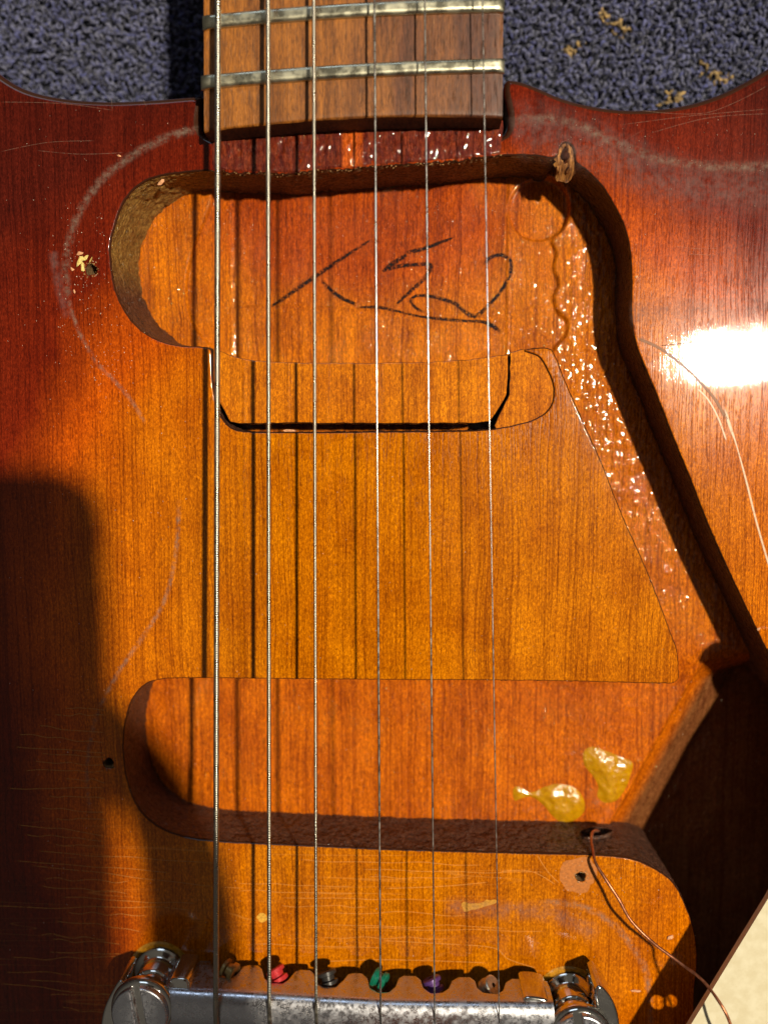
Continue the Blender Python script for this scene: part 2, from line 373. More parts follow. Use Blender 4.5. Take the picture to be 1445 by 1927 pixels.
# ================================================================== the setting: carpet
CZ = -40.0
def make_carpet():
    t = NT('carpet_backing'); n = t.noise((.4, .4, 1), 4)
    base = t.set(Base_Color=t.mix(n, (.012, .014, .022), (.03, .032, .05)), Roughness=1.0)
    v = [(-900, -900, CZ - 3), (900, -900, CZ - 3), (900, 900, CZ - 3), (-900, 900, CZ - 3)]
    g = mesh_obj('carpet', v, [(0, 1, 2, 3)], base, smooth=False); g['kind'] = 'structure'
    tag(g, 'dark slate blue looped carpet under the guitar', 'carpet')
    # the pile: thousands of short twisted loops
    t = NT('carpet_pile'); a = t.node('ShaderNodeAttribute', attribute_name='tint'); n = t.noise((1.3, 1.3, 1.3), 3, .7)
    c = t.mix(1.0, a.outputs['Color'], t.ramp(n, [(.3, (.45, .45, .45)), (.7, (1.35, 1.35, 1.3))]), 'MULTIPLY')
    pile = t.set(Base_Color=c, Roughness=.9, Sheen_Weight=.4, Sheen_Roughness=.4, Normal=t.bump(n, .8, .4))
    a0, a1 = P(-200, 235, CZ), P(1650, -230, CZ)
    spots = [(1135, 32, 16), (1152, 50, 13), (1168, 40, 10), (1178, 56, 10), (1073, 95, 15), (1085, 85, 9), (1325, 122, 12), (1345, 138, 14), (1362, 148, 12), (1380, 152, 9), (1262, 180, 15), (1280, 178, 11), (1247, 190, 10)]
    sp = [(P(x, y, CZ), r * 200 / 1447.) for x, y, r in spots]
    st = 1.05; xs = np.arange(a0[0], a1[0], st); ys = np.arange(a0[1], a1[1], st)
    V, Fc, Cc = [], [], []; b = 0; seg, nr = 6, 5
    th = np.arange(seg) * 2 * math.pi / seg
    for j, y in enumerate(ys):
        for i, x in enumerate(xs):
            cx = x + (j % 2) * st / 2 + rng.normal(0, .32); cy = y + rng.normal(0, .32)
            L = rng.uniform(1.0, 2.2); rr = rng.uniform(.26, .42); ang = rng.uniform(0, math.pi); arch = rng.uniform(.2, 1.4); z0 = CZ - 1.6 + rng.normal(0, .55)
            dx, dy = math.cos(ang), math.sin(ang); cu = rng.normal(0, .6)
            ring = []
            for k in range(nr):
                u = -1 + 2 * k / (nr - 1); r = rr * (math.sqrt(max(0, 1 - (u * .93) ** 2)) * .9 + .12)
                px = cx + dx * u * L * .5 - dy * cu * (u * u); py = cy + dy * u * L * .5 + dx * cu * (u * u); pz = z0 + arch * (1 - u * u)
                ring.append(np.column_stack([px - dy * r * np.cos(th), py + dx * r * np.cos(th), pz + r * np.sin(th)]))
            V.append(np.vstack(ring)); Fc += [(b + q[0], b + q[1], b + q[2], b + q[3]) for q in RF]
            k_ = rng.uniform(.5, 1.5); w = rng.uniform(0, 1)
            base_c = np.array((.068, .076, .215)) * (1 - w) + np.array((.125, .130, .205)) * w
            cc = base_c * k_
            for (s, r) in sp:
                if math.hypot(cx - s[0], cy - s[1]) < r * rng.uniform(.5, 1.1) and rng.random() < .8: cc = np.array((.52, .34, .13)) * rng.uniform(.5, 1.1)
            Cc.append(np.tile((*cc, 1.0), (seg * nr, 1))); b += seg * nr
    o = mesh_obj('carpet_pile', np.vstack(V), Fc, pile); o['kind'] = 'stuff'
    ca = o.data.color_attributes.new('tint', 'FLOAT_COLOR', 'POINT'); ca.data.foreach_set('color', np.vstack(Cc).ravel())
    tag(o, 'blue grey carpet loops with tan flecks above the guitar body', 'carpet pile')
RF = rings_faces(5, 6)
make_carpet()

# ================================================================== the guitar
guitar = empty('electric_guitar', tuple(P(760, 1000, CZ) * MM * np.array((1, 1, 1))))
guitar.location = (0, 0, 0)
tag(guitar, 'stripped sunburst electric guitar with empty pickup cavities and six strings', 'guitar')

HOLE = [(300, 331), (340, 325), (385, 321), (440, 326), (500, 326), (540, 330), (590, 322), (640, 320), (700, 314), (780, 309), (860, 303), (910, 296), (960, 292), (1010, 293), (1040, 297),
        (1050, 292), (1054, 277), (1065, 268), (1078, 277), (1083, 305), (1100, 318), (1128, 345), (1152, 382), (1173, 425), (1184, 470), (1187, 520), (1187, 590), (1194, 642), (1212, 690), (1235, 745), (1262, 815), (1297, 900), (1330, 985), (1370, 1075), (1408, 1155), (1445, 1232),
        (1500, 1330), (1640, 1420), (1780, 1600), (1800, 1850), (1700, 2080), (1500, 2160), (1360, 2080), (1312, 1960), (1306, 1880), (1312, 1805), (1307, 1755), (1292, 1710), (1267, 1662), (1237, 1638), (1187, 1616), (1100, 1608), (1012, 1606), (932, 1604), (820, 1601), (720, 1598), (590, 1592), (480, 1587), (410, 1583), (345, 1574), (300, 1556), (267, 1528), (247, 1490), (236, 1445), (233, 1395), (240, 1345), (254, 1310), (275, 1288), (305, 1279), (360, 1277), (480, 1278), (700, 1280), (900, 1281), (1010, 1282), (1150, 1285), (1240, 1287), (1268, 1286), (1276, 1279), (1277, 1262), (1274, 1225), (1262, 1190), (1220, 1080), (1165, 955), (1130, 865), (1100, 800), (1062, 712), (1043, 665), (1036, 656),
        (1002, 655), (985, 660), (1012, 671), (1032, 702), (1041, 735), (1035, 765), (1011, 786), (970, 799), (925, 807), (880, 810), (720, 812), (560, 813), (470, 812), (440, 807), (421, 791), (409, 765), (402, 730), (399, 690), (397, 657), (380, 652), (340, 650), (300, 640), (265, 620), (237, 587), (219, 548), (209, 495), (208, 460), (216, 425), (235, 377), (264, 346)]
hole = resample(catmull(PP(HOLE)[:, :2], True, 10), .45)
if area2(hole) < 0: hole = hole[::-1]
hn = outward(hole)
# crumbly edge along the north rim below the fretboard, clean lacquer elsewhere
rimA, rimB = P(395, 320), P(945, 300)
edge = (hole[:, 0] > rimA[0]) & (hole[:, 0] < rimB[0]) & (hole[:, 1] > P(700, 345)[1])
jit = np.where(edge, .28, .05) * vnoise(np.arange(len(hole)) * .55, np.zeros(len(hole)), 3) + np.where(edge, .18, .0) * vnoise(np.arange(len(hole)) * 1.7, np.zeros(len(hole)), 4)
hole = hole + hn * jit[:, None]; hn = outward(hole)

OUT = [(950, 250), (948, 165), (953, 148), (975, 148), (1010, 160), (1060, 181), (1130, 198), (1200, 203), (1280, 196), (1350, 176), (1400, 152), (1445, 126), (1560, 50), (1750, -60), (1980, 40), (2080, 400), (1990, 900), (2050, 1500), (2200, 2200), (1800, 2900), (770, 3050), (-300, 2900), (-700, 2200), (-560, 1500), (-480, 900), (-560, 300), (-420, -60), (-220, -20), (-70, 75), (0, 138), (45, 164), (110, 180), (200, 187), (300, 183), (370, 178), (380, 180), (382, 250)]
outl = resample(catmull(PP(OUT)[:, :2], True, 10), 1.0)
if area2(outl) < 0: outl = outl[::-1]
on = outward(outl)
SCREWS = [((172, 507), 1.15), ((205, 1437), 1.15), ((1092, 1650), 1.05)]
sc_loops = []
for (c, r) in SCREWS:
    p = P(*c); a = np.linspace(0, 2 * math.pi, 28, endpoint=False)
    rr = r * (1 + .10 * np.sin(3 * a + c[0]) + .06 * np.sin(5 * a))
    sc_loops.append(np.column_stack([p[0] + rr * np.cos(a), p[1] + rr * np.sin(a)]))
def make_top():
    rh = hole + hn * .45; ro = outl - on * 1.6
    sr = []
    for (c, r), lp in zip(SCREWS, sc_loops): sr.append(lp + outward(lp) * .25)
    keep = lambda x, y: inside(ro, x, y) & ~inside(rh, x, y) & ~np.any([inside(s, x, y) for s in sr], axis=0)
    gx, gy = np.meshgrid(np.arange(-85, 85, 4.0), np.arange(-130, 70, 4.0)); gx = gx.ravel(); gy = gy.ravel()
    ok = keep(gx, gy) & (pdist(rh, gx, gy) > 2) & (pdist(ro, gx, gy) > 2); ex = np.column_stack([gx[ok], gy[ok]])
    v, f = triangulate([rh, ro] + sr, keep, ex)
    V = [np.column_stack([v, np.zeros(len(v))])]; Fs = [tuple(t) for t in f]; b = len(v)
    def band(loop, nrm, prof, flip):
        nonlocal b
        n = len(loop)
        for d, z in prof: V.append(np.column_stack([loop + nrm * d, np.full(n, z)]))
        Fs.extend([tuple(i + b for i in q) for q in rings_faces(len(prof), n, True, flip)]); b += n * len(prof)
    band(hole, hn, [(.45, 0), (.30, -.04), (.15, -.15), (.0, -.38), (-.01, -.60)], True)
    R = 1.6; prof = [(-R + R * math.sin(k * math.pi / 12), -R + R * math.cos(k * math.pi / 12)) for k in range(7)] + [(0, -10), (0, -36), (-2, -38)]
    band(outl, on, prof, True)
    for lp in sc_loops: band(lp, outward(lp), [(.25, 0), (.08, -.06), (0, -.25)], True)
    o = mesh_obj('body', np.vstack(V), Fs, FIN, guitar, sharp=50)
    bm = bmesh.new(); bm.from_mesh(o.data); bmesh.ops.remove_doubles(bm, verts=bm.verts[:], dist=2e-7); bmesh.ops.recalc_face_normals(bm, faces=bm.faces[:]); bm.to_mesh(o.data); bm.free()
    up = sum(p.area * p.normal.z for p in o.data.polygons)
    if up < 0: o.data.flip_normals()
    m = o.modifiers.new('wn', 'WEIGHTED_NORMAL'); m.keep_sharp = True; m.weight = 90
    o['label'] = 'amber to dark red sunburst wooden body with checked lacquer'
    return o
body = make_top()

# ---- cavity floor: height of the routed bottom, in mm
ZN, ZL = -12.0, -14.5
def fp(pts, z): return catmull(PP(pts, z)[:, :2], True, 6)
F1 = fp([(420, 330), (392, 395), (362, 470), (349, 545), (358, 600), (380, 636), (403, 656), (470, 720), (1000, 720), (1045, 655), (1067, 628), (1068, 603), (1051, 586), (1043, 560), (1052, 532), (1043, 503), (1048, 475), (1040, 452), (1062, 430), (1072, 395), (1060, 350), (1000, 320), (700, 320)], ZN)
CC = P(1015, 392, ZN)
ARC = catmull(PP([(440, 577), (560, 575), (700, 585), (860, 601), (950, 592), (1045, 565)], ZN)[:, :2], False, 8)
XL, XR = P(436, 520, ZN)[0], P(955, 520, ZN)[0]
YB = P(700, 1000, ZN)[1]
RA, RB = P(1322, 1232, ZL)[:2], P(1165, 1512, ZL)[:2]
def floor_h(x, y):
    z = np.full(np.shape(x), ZN)
    neck = y > YB
    d1 = sdf(F1, x, y); z = z - np.where(neck, 1.15 * sstep(.15, -.35, d1), 0)
    dc = np.hypot(x - CC[0], y - CC[1]); z = z - .75 * sstep(6.7, 6.3, dc) + .10 * np.exp(-((dc - 6.8) / .25) ** 2)
    da = pdist(ARC, x, y, False); z = z - .16 * np.exp(-(da / .2) ** 2) * neck
    rect = sstep(XL - .2, XL + .2, x) * sstep(XR + .2, XR - .2, x) * neck * sstep(P(700, 330, ZN)[1] + 6, P(700, 330, ZN)[1] - 3, y)
    z = z - .28 * rect + .10 * np.exp(-((x - XR - .3) / .22) ** 2) * neck
    # bridge pickup rout and the ramp down into the control cavity
    low = sstep(P(1200, 1215, ZN)[1], P(1200, 1300, ZN)[1], y); z = z + (ZL - ZN) * low
    ab = (RB - RA) / np.linalg.norm(RB - RA); s = (x - RA[0]) * (-ab[1]) + (y - RA[1]) * ab[0]     # >0 to the right of the line
    z = z - low * (1.0 * sstep(0, 1.6, s) + 9.5 * np.clip((s - .4) / 13.0, 0, 1))
    right = sstep(P(1040, 700, ZN)[0], P(1070, 700, ZN)[0], x)
    z = z + .05 * vnoise(x * .35, y * .3, 11) + (.018 + .02 * right) * vnoise(x * 1.25, y * .9, 12) + .012 * vnoise(x * 2.6, y * 1.6, 13)
    z = z + (.20 + .22 * right * neck + .08 * right) * 0.85 * np.clip(vnoise(x * 1.35, y * .85, 14) - (.36 - .22 * right), 0, 1) ** 1.25 + .22 * np.clip(vnoise(x * 1.7, y * 1.1, 15) - .55, 0, 1)
    return z
def make_floor():
    x0, x1 = hole[:, 0].min() - 2, hole[:, 0].max() + 2; y0, y1 = hole[:, 1].min() - 2, hole[:, 1].max() + 2
    xs = np.arange(x0, P(1470, 900)[0], .3); xs = np.concatenate([xs, np.arange(xs[-1] + 1.5, x1, 1.5)])
    ys = np.arange(y0, y1, .3)
    X, Y = np.meshgrid(xs, ys); Z = floor_h(X, Y); ny, nx = X.shape
    keep = sdf(hole[::2], X, Y) < 2.2
    idx = -np.ones(X.size, int); used = np.zeros(X.size, bool)
    q = (keep[:-1, :-1] & keep[1:, :-1] & keep[:-1, 1:] & keep[1:, 1:]); jj, ii = np.nonzero(q)
    a = jj * nx + ii; f = np.stack([a, a + 1, a + nx + 1, a + nx], 1); used[f.ravel()] = True
    idx[used] = np.arange(used.sum()); V = np.column_stack([X.ravel(), Y.ravel(), Z.ravel()])[used]
    o = mesh_obj('cavity_floor', V, idx[f], FLR, guitar); o['label'] = 'glossy orange floor of the routed pickup cavities'
make_floor()

def make_wall():
    zs = [-.55, -1.0, -1.8, -2.8, -4.0, -5.3, -6.6, -8.0, -9.4, -10.8, -12.2, -13.6, -15.0, -16.5, -23.0]
    n = len(hole); V = []
    xl = P(300, 500)[0]; lobe = sstep(xl + 6, xl - 4, hole[:, 0]) * (hole[:, 1] > P(300, 700)[1])
    s = np.arange(n) * .45
    for k, z in enumerate(zs):
        u = min(1, (-z - .5) / 12.0)
        d = -lobe * 1.9 * u - jit * min(1, k / 3) + .16 * vnoise(s * .35, np.full(n, z * .5), 21) * min(1, k) + (.08 + .14 * lobe) * vnoise(s * 1.3, np.full(n, z * 1.2), 22) * min(1, k) + (.03 if k == 0 else 0)
        V.append(np.column_stack([hole + hn * d[:, None], np.full(n, z)]))
    V = np.vstack(V); fs = rings_faces(len(zs), n, True, False)
    c = P(1122, 1574, -8.0)
    cen = np.array([V[list(q)].mean(0) for q in fs]); kept = []
    for q, ce in zip(fs, cen):
        if ce[1] < c[1] + 4 and ((ce[0] - c[0]) / 3.4) ** 2 + ((ce[2] + 8.6 + .25 * (ce[0] - c[0])) / 1.7) ** 2 < 1 and abs(ce[1] - c[1]) < 5: continue
        kept.append(q)
    o = mesh_obj('cavity_wall', V, kept, WAL, guitar, sharp=60); o['label'] = 'raw brown routed wood wall of the cavities'
    m = o.modifiers.new('sub', 'SUBSURF'); m.levels = m.render_levels = 2; m.subdivision_type = 'SIMPLE'
    tx = bpy.data.textures.new('torn_fibres', 'CLOUDS'); tx.noise_scale = .0011; tx.noise_depth = 2
    dm = o.modifiers.new('fibres', 'DISPLACE'); dm.texture = tx; dm.texture_coords = 'LOCAL'; dm.strength = .00055; dm.mid_level = .5
    # the drilled passage behind the torn hole
    a = np.linspace(0, 2 * math.pi, 20, endpoint=False); rings = []
    for k in range(6):
        rings.append(np.column_stack([c[0] + (3.6 - .2 * k) * np.cos(a) * (1 + .08 * np.sin(4 * a)), np.full(20, c[1] + .9 - 2.0 * k), -8.6 - .25 * 3.6 * np.cos(a) + (2.0 - .1 * k) * np.sin(a)]))
    o = mesh_obj('wire_hole', np.vstack(rings), rings_faces(6, 20), WAL, guitar)
make_wall()

# ---- old pickup slot, plugged with two pieces of wood
BA = [(401, 655), (430, 667), (470, 678), (550, 682), (680, 683), (780, 682), (880, 677), (950, 668), (956, 666), (956, 700), (954, 742), (938, 770), (921, 793), (900, 796), (700, 797), (560, 796), (450, 797), (433, 794), (414, 758), (404, 738), (401, 700)]
BB = [(959, 664), (985, 656), (1015, 664), (1045, 700), (1052, 740), (1042, 778), (1000, 803), (935, 816), (929, 800), (944, 770), (957, 744)]
def make_fillers():
    for nm, pts, z in (('filler_block', BA, -.38), ('filler_block', BB, -.40)):
        w = resample(PP(pts, z)[:, :2], .7)
        w = w + outward(w) * (.10 * vnoise(np.arange(len(w)) * .6, np.zeros(len(w)), 31))[:, None]
        v, f = extrude_poly(w, -11.0, z, .25, 3)
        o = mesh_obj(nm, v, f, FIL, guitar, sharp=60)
make_fillers()

# ---- screw holes
def make_screw_holes():
    for (c, r), lp in zip(SCREWS, sc_loops):
        ctr = lp.mean(0); V = []
        for d, z in ((1.0, -.24), (.97, -1.2), (.95, -4), (.9, -9), (.05, -10)): V.append(np.column_stack([ctr + (lp - ctr) * d, np.full(len(lp), z)]))
        mesh_obj('screw_hole', np.vstack(V), rings_faces(5, len(lp), True, True), HOLEM, guitar)
HOLEM = mat_plain('hole_wood', (.20, .11, .04), .8, 0, 1.5, .5, .5)
make_screw_holes()

# ---- neck: heel strip, neck block, fretboard and frets
FZ = 6.0
def make_neck():
    south = [(398, 318), (440, 323), (500, 323), (540, 327), (590, 319), (640, 317), (700, 311), (780, 306), (860, 300), (905, 294), (944, 290)]
    pts = south + [(947, 225), (396, 240)]
    w = resample(PP(pts, .12)[:, :2], .6); w = w + outward(w) * (.14 * vnoise(np.arange(len(w)) * .9, np.zeros(len(w)), 41))[:, None]
    v, f = extrude_poly(w, -.2, .02, .0)
    gx, gy = np.meshgrid(np.arange(w[:, 0].min(), w[:, 0].max(), .28), np.arange(w[:, 1].min(), w[:, 1].max(), .28)); gx, gy = gx.ravel(), gy.ravel(); ok = inside(w, gx, gy) & (pdist(w, gx, gy) > .12)
    v, f = triangulate([w], lambda x, y: inside(w, x, y), np.column_stack([gx[ok], gy[ok]])); d = np.clip(pdist(w, v[:, 0], v[:, 1]) / .35, 0, 1)
    z = -.15 + .30 * d + d * (.15 * vnoise(v[:, 0] * 1.1, v[:, 1] * .55, 42) + .10 * vnoise(v[:, 0] * 2.1, v[:, 1] * 1.1, 43) + .20 * np.clip(vnoise(v[:, 0] * 1.4, v[:, 1] * .8, 49) - .3, 0, 1))
    o = mesh_obj('neck_tenon', np.column_stack([v, z]), f, TEN, guitar); o['label'] = 'pitted dark red strip between fretboard end and cavity'
    q = [P(388, 200, -.5), P(944, 190, -.5), P(944, -420, -.5), P(388, -420, -.5)]
    w = resample(np.array(q)[:, :2], 3.0); v, f = extrude_poly(w, -20, -.05)
    fix_normals(mesh_obj('neck', v, f, mat_plain('dark_red_neck', (.10, .02, .012), .35), guitar, sharp=40))
    # fretboard: slightly arched slab, its end cut a little off square
    nu, nv = 40, 60
    EL, EM, ER = P(383, 246, FZ), P(660, 226, FZ), P(946, 219.5, FZ)
    NL, NR = P(381, -420, FZ), P(949, -440, FZ)
    def pt(u, vv, dz=0.0):
        s = EL * (1 - u) + ER * u; n_ = NL * (1 - u) + NR * u; p = s * (1 - vv) + n_ * vv
        bow = 4 * u * (1 - u); p = p + np.array((0, .9 * bow * (1 - vv), 0)); p[2] = FZ - .35 + .75 * bow + dz; return p
    V, Fs = [], []
    vv_ = np.concatenate([[0, .002, .005, .01], np.linspace(.02, 1, nv)])
    for k, vv in enumerate(vv_):
        for i in range(nu + 1):
            p = pt(i / nu, vv); p[2] -= (.45, .18, .05, 0)[k] if k < 4 else 0
            if k == 0: p[1] += .08 * vnoise(np.array(i * .9), np.array(0.), 44); p[2] += .1 * vnoise(np.array(i * 1.1), np.array(1.), 45)
            if i in (0, nu): p[2] -= .25
            V.append(p)
    n1 = nu + 1
    for k in range(len(vv_) - 1):
        for i in range(nu): a = k * n1 + i; Fs.append((a, a + 1, a + n1 + 1, a + n1))
    # sides
    for sd in (0, nu):
        b = len(V)
        for k in range(len(vv_)): p = V[k * n1 + sd].copy(); p[2] = -.1; V.append(p)
        for k in range(len(vv_) - 1):
            a, c = k * n1 + sd, b + k; q = (a, a + n1, c + 1, c); Fs.append(q if sd == 0 else q[::-1])
    fb = mesh_obj('fretboard', V, Fs, ROSE, guitar, sharp=50); fb['label'] = 'worn brown rosewood fretboard end'
    # end grain face
    V, Fs = [], []
    for k, z in enumerate((None, 4.2, 2.6, 1.2, .1)):
        for i in range(nu + 1):
            p = pt(i / nu, 0); top = p[2] - .42
            p[2] = top if z is None else z; p[1] += .12 * vnoise(np.array(i * .8), np.array(k * 2.1), 46) * (k > 0) + .05
            V.append(p)
    for k in range(4):
        for i in range(nu): a = k * n1 + i; Fs.append((a, a + n1, a + n1 + 1, a + 1))
    mesh_obj('fretboard_end', V, Fs, ENDG, fb)
    for L, M_, R in (((378, 155), (582, 138), (949.5, 123)), ((381, 42.5), (582, 24), (949, 9))):
        a, m, c = P(*L, FZ), P(*M_, FZ + .8), P(*R, FZ); n = 60; V = []; ns = 13
        for i in range(n + 1):
            u = i / n; um = (m[0] - a[0]) / (c[0] - a[0])
            ctr = a * (1 - u) + c * u; ctr[1] += (m[1] - (a[1] * (1 - um) + c[1] * um)) * (u * (1 - u)) / (um * (1 - um)); zb = FZ - .45 + .75 * 4 * u * (1 - u)
            e = min(1.0, min(u, 1 - u) * n / 1.2 + .25)
            wob = .05 * vnoise(np.array(i * .31), np.array(a[1]), 48)
            for k in range(ns):
                t_ = math.pi * k / (ns - 1); y = 1.36 * math.cos(t_); h = min(1.12 * math.sin(t_) ** .75, .98 + .3 * wob)
                V.append((ctr[0], ctr[1] + y, zb + h * e))
        fs = []
        for i in range(n):
            for k in range(ns - 1): q = i * ns + k; fs.append((q, q + ns, q + ns + 1, q + 1))
        fs += [tuple(range(ns)), tuple(range(n * ns, (n + 1) * ns))[::-1]]
        fix_normals(mesh_obj('fret', V, fs, NICKEL, fb, sharp=45))
make_neck()

FIL2 = mat_plain('lacquer_build_up', (.46, .20, .012), .25, 0, 1.2, .4, .4, Coat_Weight=1.0)
# ---- tailpiece: bar with toothed front edge, forked ears, two slotted studs
def make_tailpiece():
    tp = empty('tailpiece'); tp.parent = guitar
    # front face, bottom edge (teeth) and top crease as seen in the photo
    teeth = [(333, 1805), (345, 1804), (398, 1808), (402, 1822), (412, 1838), (436, 1840), (447, 1832), (458, 1818), (470, 1815), (486, 1816), (494, 1823), (498, 1840), (508, 1849), (532, 1850), (543, 1843), (556, 1827), (566, 1824), (584, 1825), (591, 1832), (596, 1850), (610, 1857), (632, 1856), (646, 1844), (656, 1832), (668, 1830), (682, 1831), (691, 1840), (696, 1858), (712, 1867), (732, 1866), (744, 1856), (750, 1840), (760, 1835), (782, 1836), (791, 1843), (796, 1858), (810, 1868), (832, 1867), (844, 1859), (850, 1845), (862, 1838), (884, 1838), (893, 1845), (897, 1858), (908, 1867), (934, 1870), (946, 1863), (951, 1848), (962, 1841), (1018, 1842), (1028, 1846), (1033, 1856)]
    crease = [(300, 1862), (367, 1867), (420, 1869), (560, 1877), (719, 1886), (800, 1887.5), (940, 1888.5), (1060, 1890)]
    ZC = 11.0
    Cw = PP(crease, ZC)
    T = resample(np.array(teeth, float), 2.2, False); V = []; cols = []
    for px, py in T:
        # column of the face: plane y given by the crease at this x (vertical face)
        z = 3.0
        for _ in range(6):
            p = P(px, py, z); yf = np.interp(p[0], Cw[:, 0], Cw[:, 1]) + .15
            # choose z so that the point lies on the vertical face
            v = ROT @ ray(px, py); tt = yf / v.y if abs(v.y) > 1e-6 else 0; z = min(9.5, max(.8, D + v.z * tt))
        cols.append((v.x * tt, yf, z))
    cols = np.array(cols); cols[:, 0] = np.maximum.accumulate(cols[:, 0] + np.arange(len(cols)) * 1e-4)
    prof = [(.0, 9.9), (.06, 10.4), (.22, 10.85), (.6, 11.25), (1.3, 11.7), (2.6, 12.05), (4.4, 12.15), (6.6, 11.9), (8.8, 11.1), (10.6, 9.6), (11.6, 7.5), (11.8, 4.0)]
    nb = 7; nc = len(prof) + nb + 3
    for c in cols:
        x, yf, zb = c
        V.append((x, yf - 1.5, zb + .25)); V.append((x, yf - .35, zb + .02)); V.append((x, yf - .06, zb + .10)); 
        for k in range(nb): V.append((x, yf, zb + .35 + (9.6 - zb - .35) * k / (nb - 1)))
        for d, z in prof: V.append((x, yf - d, z))
    n = len(cols); fs = []
    for i in range(n - 1):
        for k in range(nc - 1): a = i * nc + k; fs.append((a, a + nc, a + nc + 1, a + 1))
    fs += [tuple(range(nc))[::-1], tuple(range((n - 1) * nc, n * nc))]
    bar = fix_normals(mesh_obj('tailpiece_bar', V, fs, CHROME, tp, sharp=48)); bar['label'] = 'pitted chrome wraparound bar with toothed front edge'
    # ears
    zt = 10.4
    EL_ = [(226, 1846), (208, 1872), (194, 1905), (188, 1960), (196, 2030), (330, 2040), (362, 2000), (359, 1900), (356, 1850), (350, 1843), (324, 1843), (318, 1849), (317, 1875), (314, 1905), (298, 1935), (268, 1946), (240, 1936), (226, 1908), (226, 1876), (233, 1852)]
    ER_ = [(984, 1884), (988, 1878), (1028, 1882), (1036, 1892), (1034, 1930), (1046, 1985), (1080, 2000), (1110, 1985), (1122, 1935), (1120, 1862), (1128, 1856), (1142, 1868), (1158, 1895), (1166, 1935), (1160, 2020), (1120, 2060), (1000, 2060), (984, 2000)]
    for pts in (EL_, ER_):
        w = resample(catmull(PP(pts, zt)[:, :2], True, 6), .45)
        v, f = extrude_poly(w, 2.6, zt, .55, 4); mesh_obj('ear', v, f, CHROME2, tp, sharp=50)
    # studs
    for c in ((302, 1827), (1068, 1874)):
        ctr = P(c[0], c[1], 0)
        prof = [(5.6, 0), (5.6, .5), (5.2, .95), (4.35, 1.3), (4.2, 1.5), (4.2, 5.2), (4.05, 5.5), (3.5, 5.8), (3.4, 6.1), (3.4, 9.0), (3.7, 9.3), (6.1, 9.9), (6.6, 10.4), (6.7, 11.2), (6.4, 12.0), (5.9, 12.35), (5.6, 12.45), (0.02, 12.45)]
        v, f = lathe(prof, 56); st = mesh_obj('stud', v + ctr, f, CHROME2, tp, sharp=35)
        v, f = lathe([(5.65, .02), (5.75, .30), (6.1, .34), (6.6, .18), (7.0, .02)], 56)
        mesh_obj('lacquer_ring', v * np.array((1, 1, 1)) + ctr + np.array((0, 0, .02)), f, FIL2, tp)
        # slotted head: two half-moon lands either side of the driver slot
        for sg in (-1, 1):
            a = np.linspace(math.acos(min(1, .95 / 5.9)), -math.acos(min(1, .95 / 5.9)), 30)
            w = np.column_stack([5.9 * np.cos(a) * 1.0, 5.9 * np.sin(a)]); w = w[np.abs(w[:, 0]) >= .9]
            w[:, 0] *= sg; th = math.radians(8); R_ = np.array([[math.cos(th), -math.sin(th)], [math.sin(th), math.cos(th)]])
            w = resample(w @ R_.T + ctr[:2], .5); v, f = extrude_poly(w, 12.3, 13.5, .4, 3); mesh_obj('slotted_head', v, f, CHROME, st, sharp=45)
    return tp, Cw
tailpiece, CREASE = make_tailpiece()

# ---- strings, each with its coloured ball end showing at the front of the tailpiece
ST = [((410.5, 0), (406.5, 1880), .60, .46, 'thickest wound string, at the left'), ((504.5, 0), (507, 1880), .45, .36, None), ((590.5, 0), (595, 1880), .34, .29, None),
      ((704.5, 0), (716, 1880), .21, 0, None), ((799, 0), (817.5, 1880), .165, 0, None), ((907.5, 0), (938.5, 1880), .125, 0, 'thinnest plain string, at the right')]
BALLS = [((433, 1830), (.42, .30, .12), 'brass ball end', 20, .8), ((522, 1838), (.55, .035, .04), 'red ball end', -25, .15), ((617, 1843), (.035, .032, .03), 'black ball end', -40, .2),
         ((714, 1847), (.005, .16, .09), 'green ball end', 15, .15), ((815, 1857), (.10, .04, .17), 'purple ball end', -35, .2), ((920, 1861), (.55, .50, .40), 'silver ball end', 80, .9)]
def make_strings():
    for k, (a, b, r, pitch, lab) in enumerate(ST):
        p0, p1 = P(a[0], a[1], 10.2), P(b[0], b[1], 12.35 + r); d = p1 - p0
        pn = p0 - d * .35; L = np.linalg.norm(p1 - pn); u = d / np.linalg.norm(d)
        tail = [p1 + u * 2.5 + np.array((0, 0, -.05)), p1 + u * 5.5 + np.array((0, 0, -.5)), p1 + u * 8.5 + np.array((0, 0, -1.8)), p1 + u * 11 + np.array((0, 0, -5.0))]
        if pitch:
            sub = 4; n = int(L / pitch * sub); path = [pn + (p1 - pn) * i / n for i in range(n + 1)]
            rad = [r * (1 - .13 * (.5 - .5 * math.cos(2 * math.pi * (i % sub) / sub))) for i in range(n + 1)]
            sides = 12
        else:
            path = [pn + (p1 - pn) * i / 60 for i in range(61)]; rad = [r] * 61; sides = 10
        path += tail; rad += [r * .95] * 4
        v, f = tube(path, rad, sides)
        s = mesh_obj('string', v, f, WOUND if pitch else STEEL, guitar)
        if lab: s['label'] = lab
        c, colr, lb, ang, met = BALLS[k]
        ctr = P(c[0], c[1] - 3, 4.6)
        v, f = lathe([(.45, -1.5), (1.75, -1.5), (2.05, -1.25), (2.05, -.6), (1.45, -.4), (1.45, .4), (2.05, .6), (2.05, 1.25), (1.75, 1.5), (.45, 1.5)], 24)
        th = math.radians(ang); Rm = np.array(Matrix.Rotation(th, 3, 'Z') @ Matrix.Rotation(math.radians(62), 3, 'Y') @ Matrix.Rotation(.5, 3, 'X'))
        be = mesh_obj('ball_end', v @ Rm.T + ctr, f, mat_plain('ball_' + lb.split()[0], colr, .32, met, 1.5, .2, .2), s, sharp=40); be['label'] = lb
make_strings()

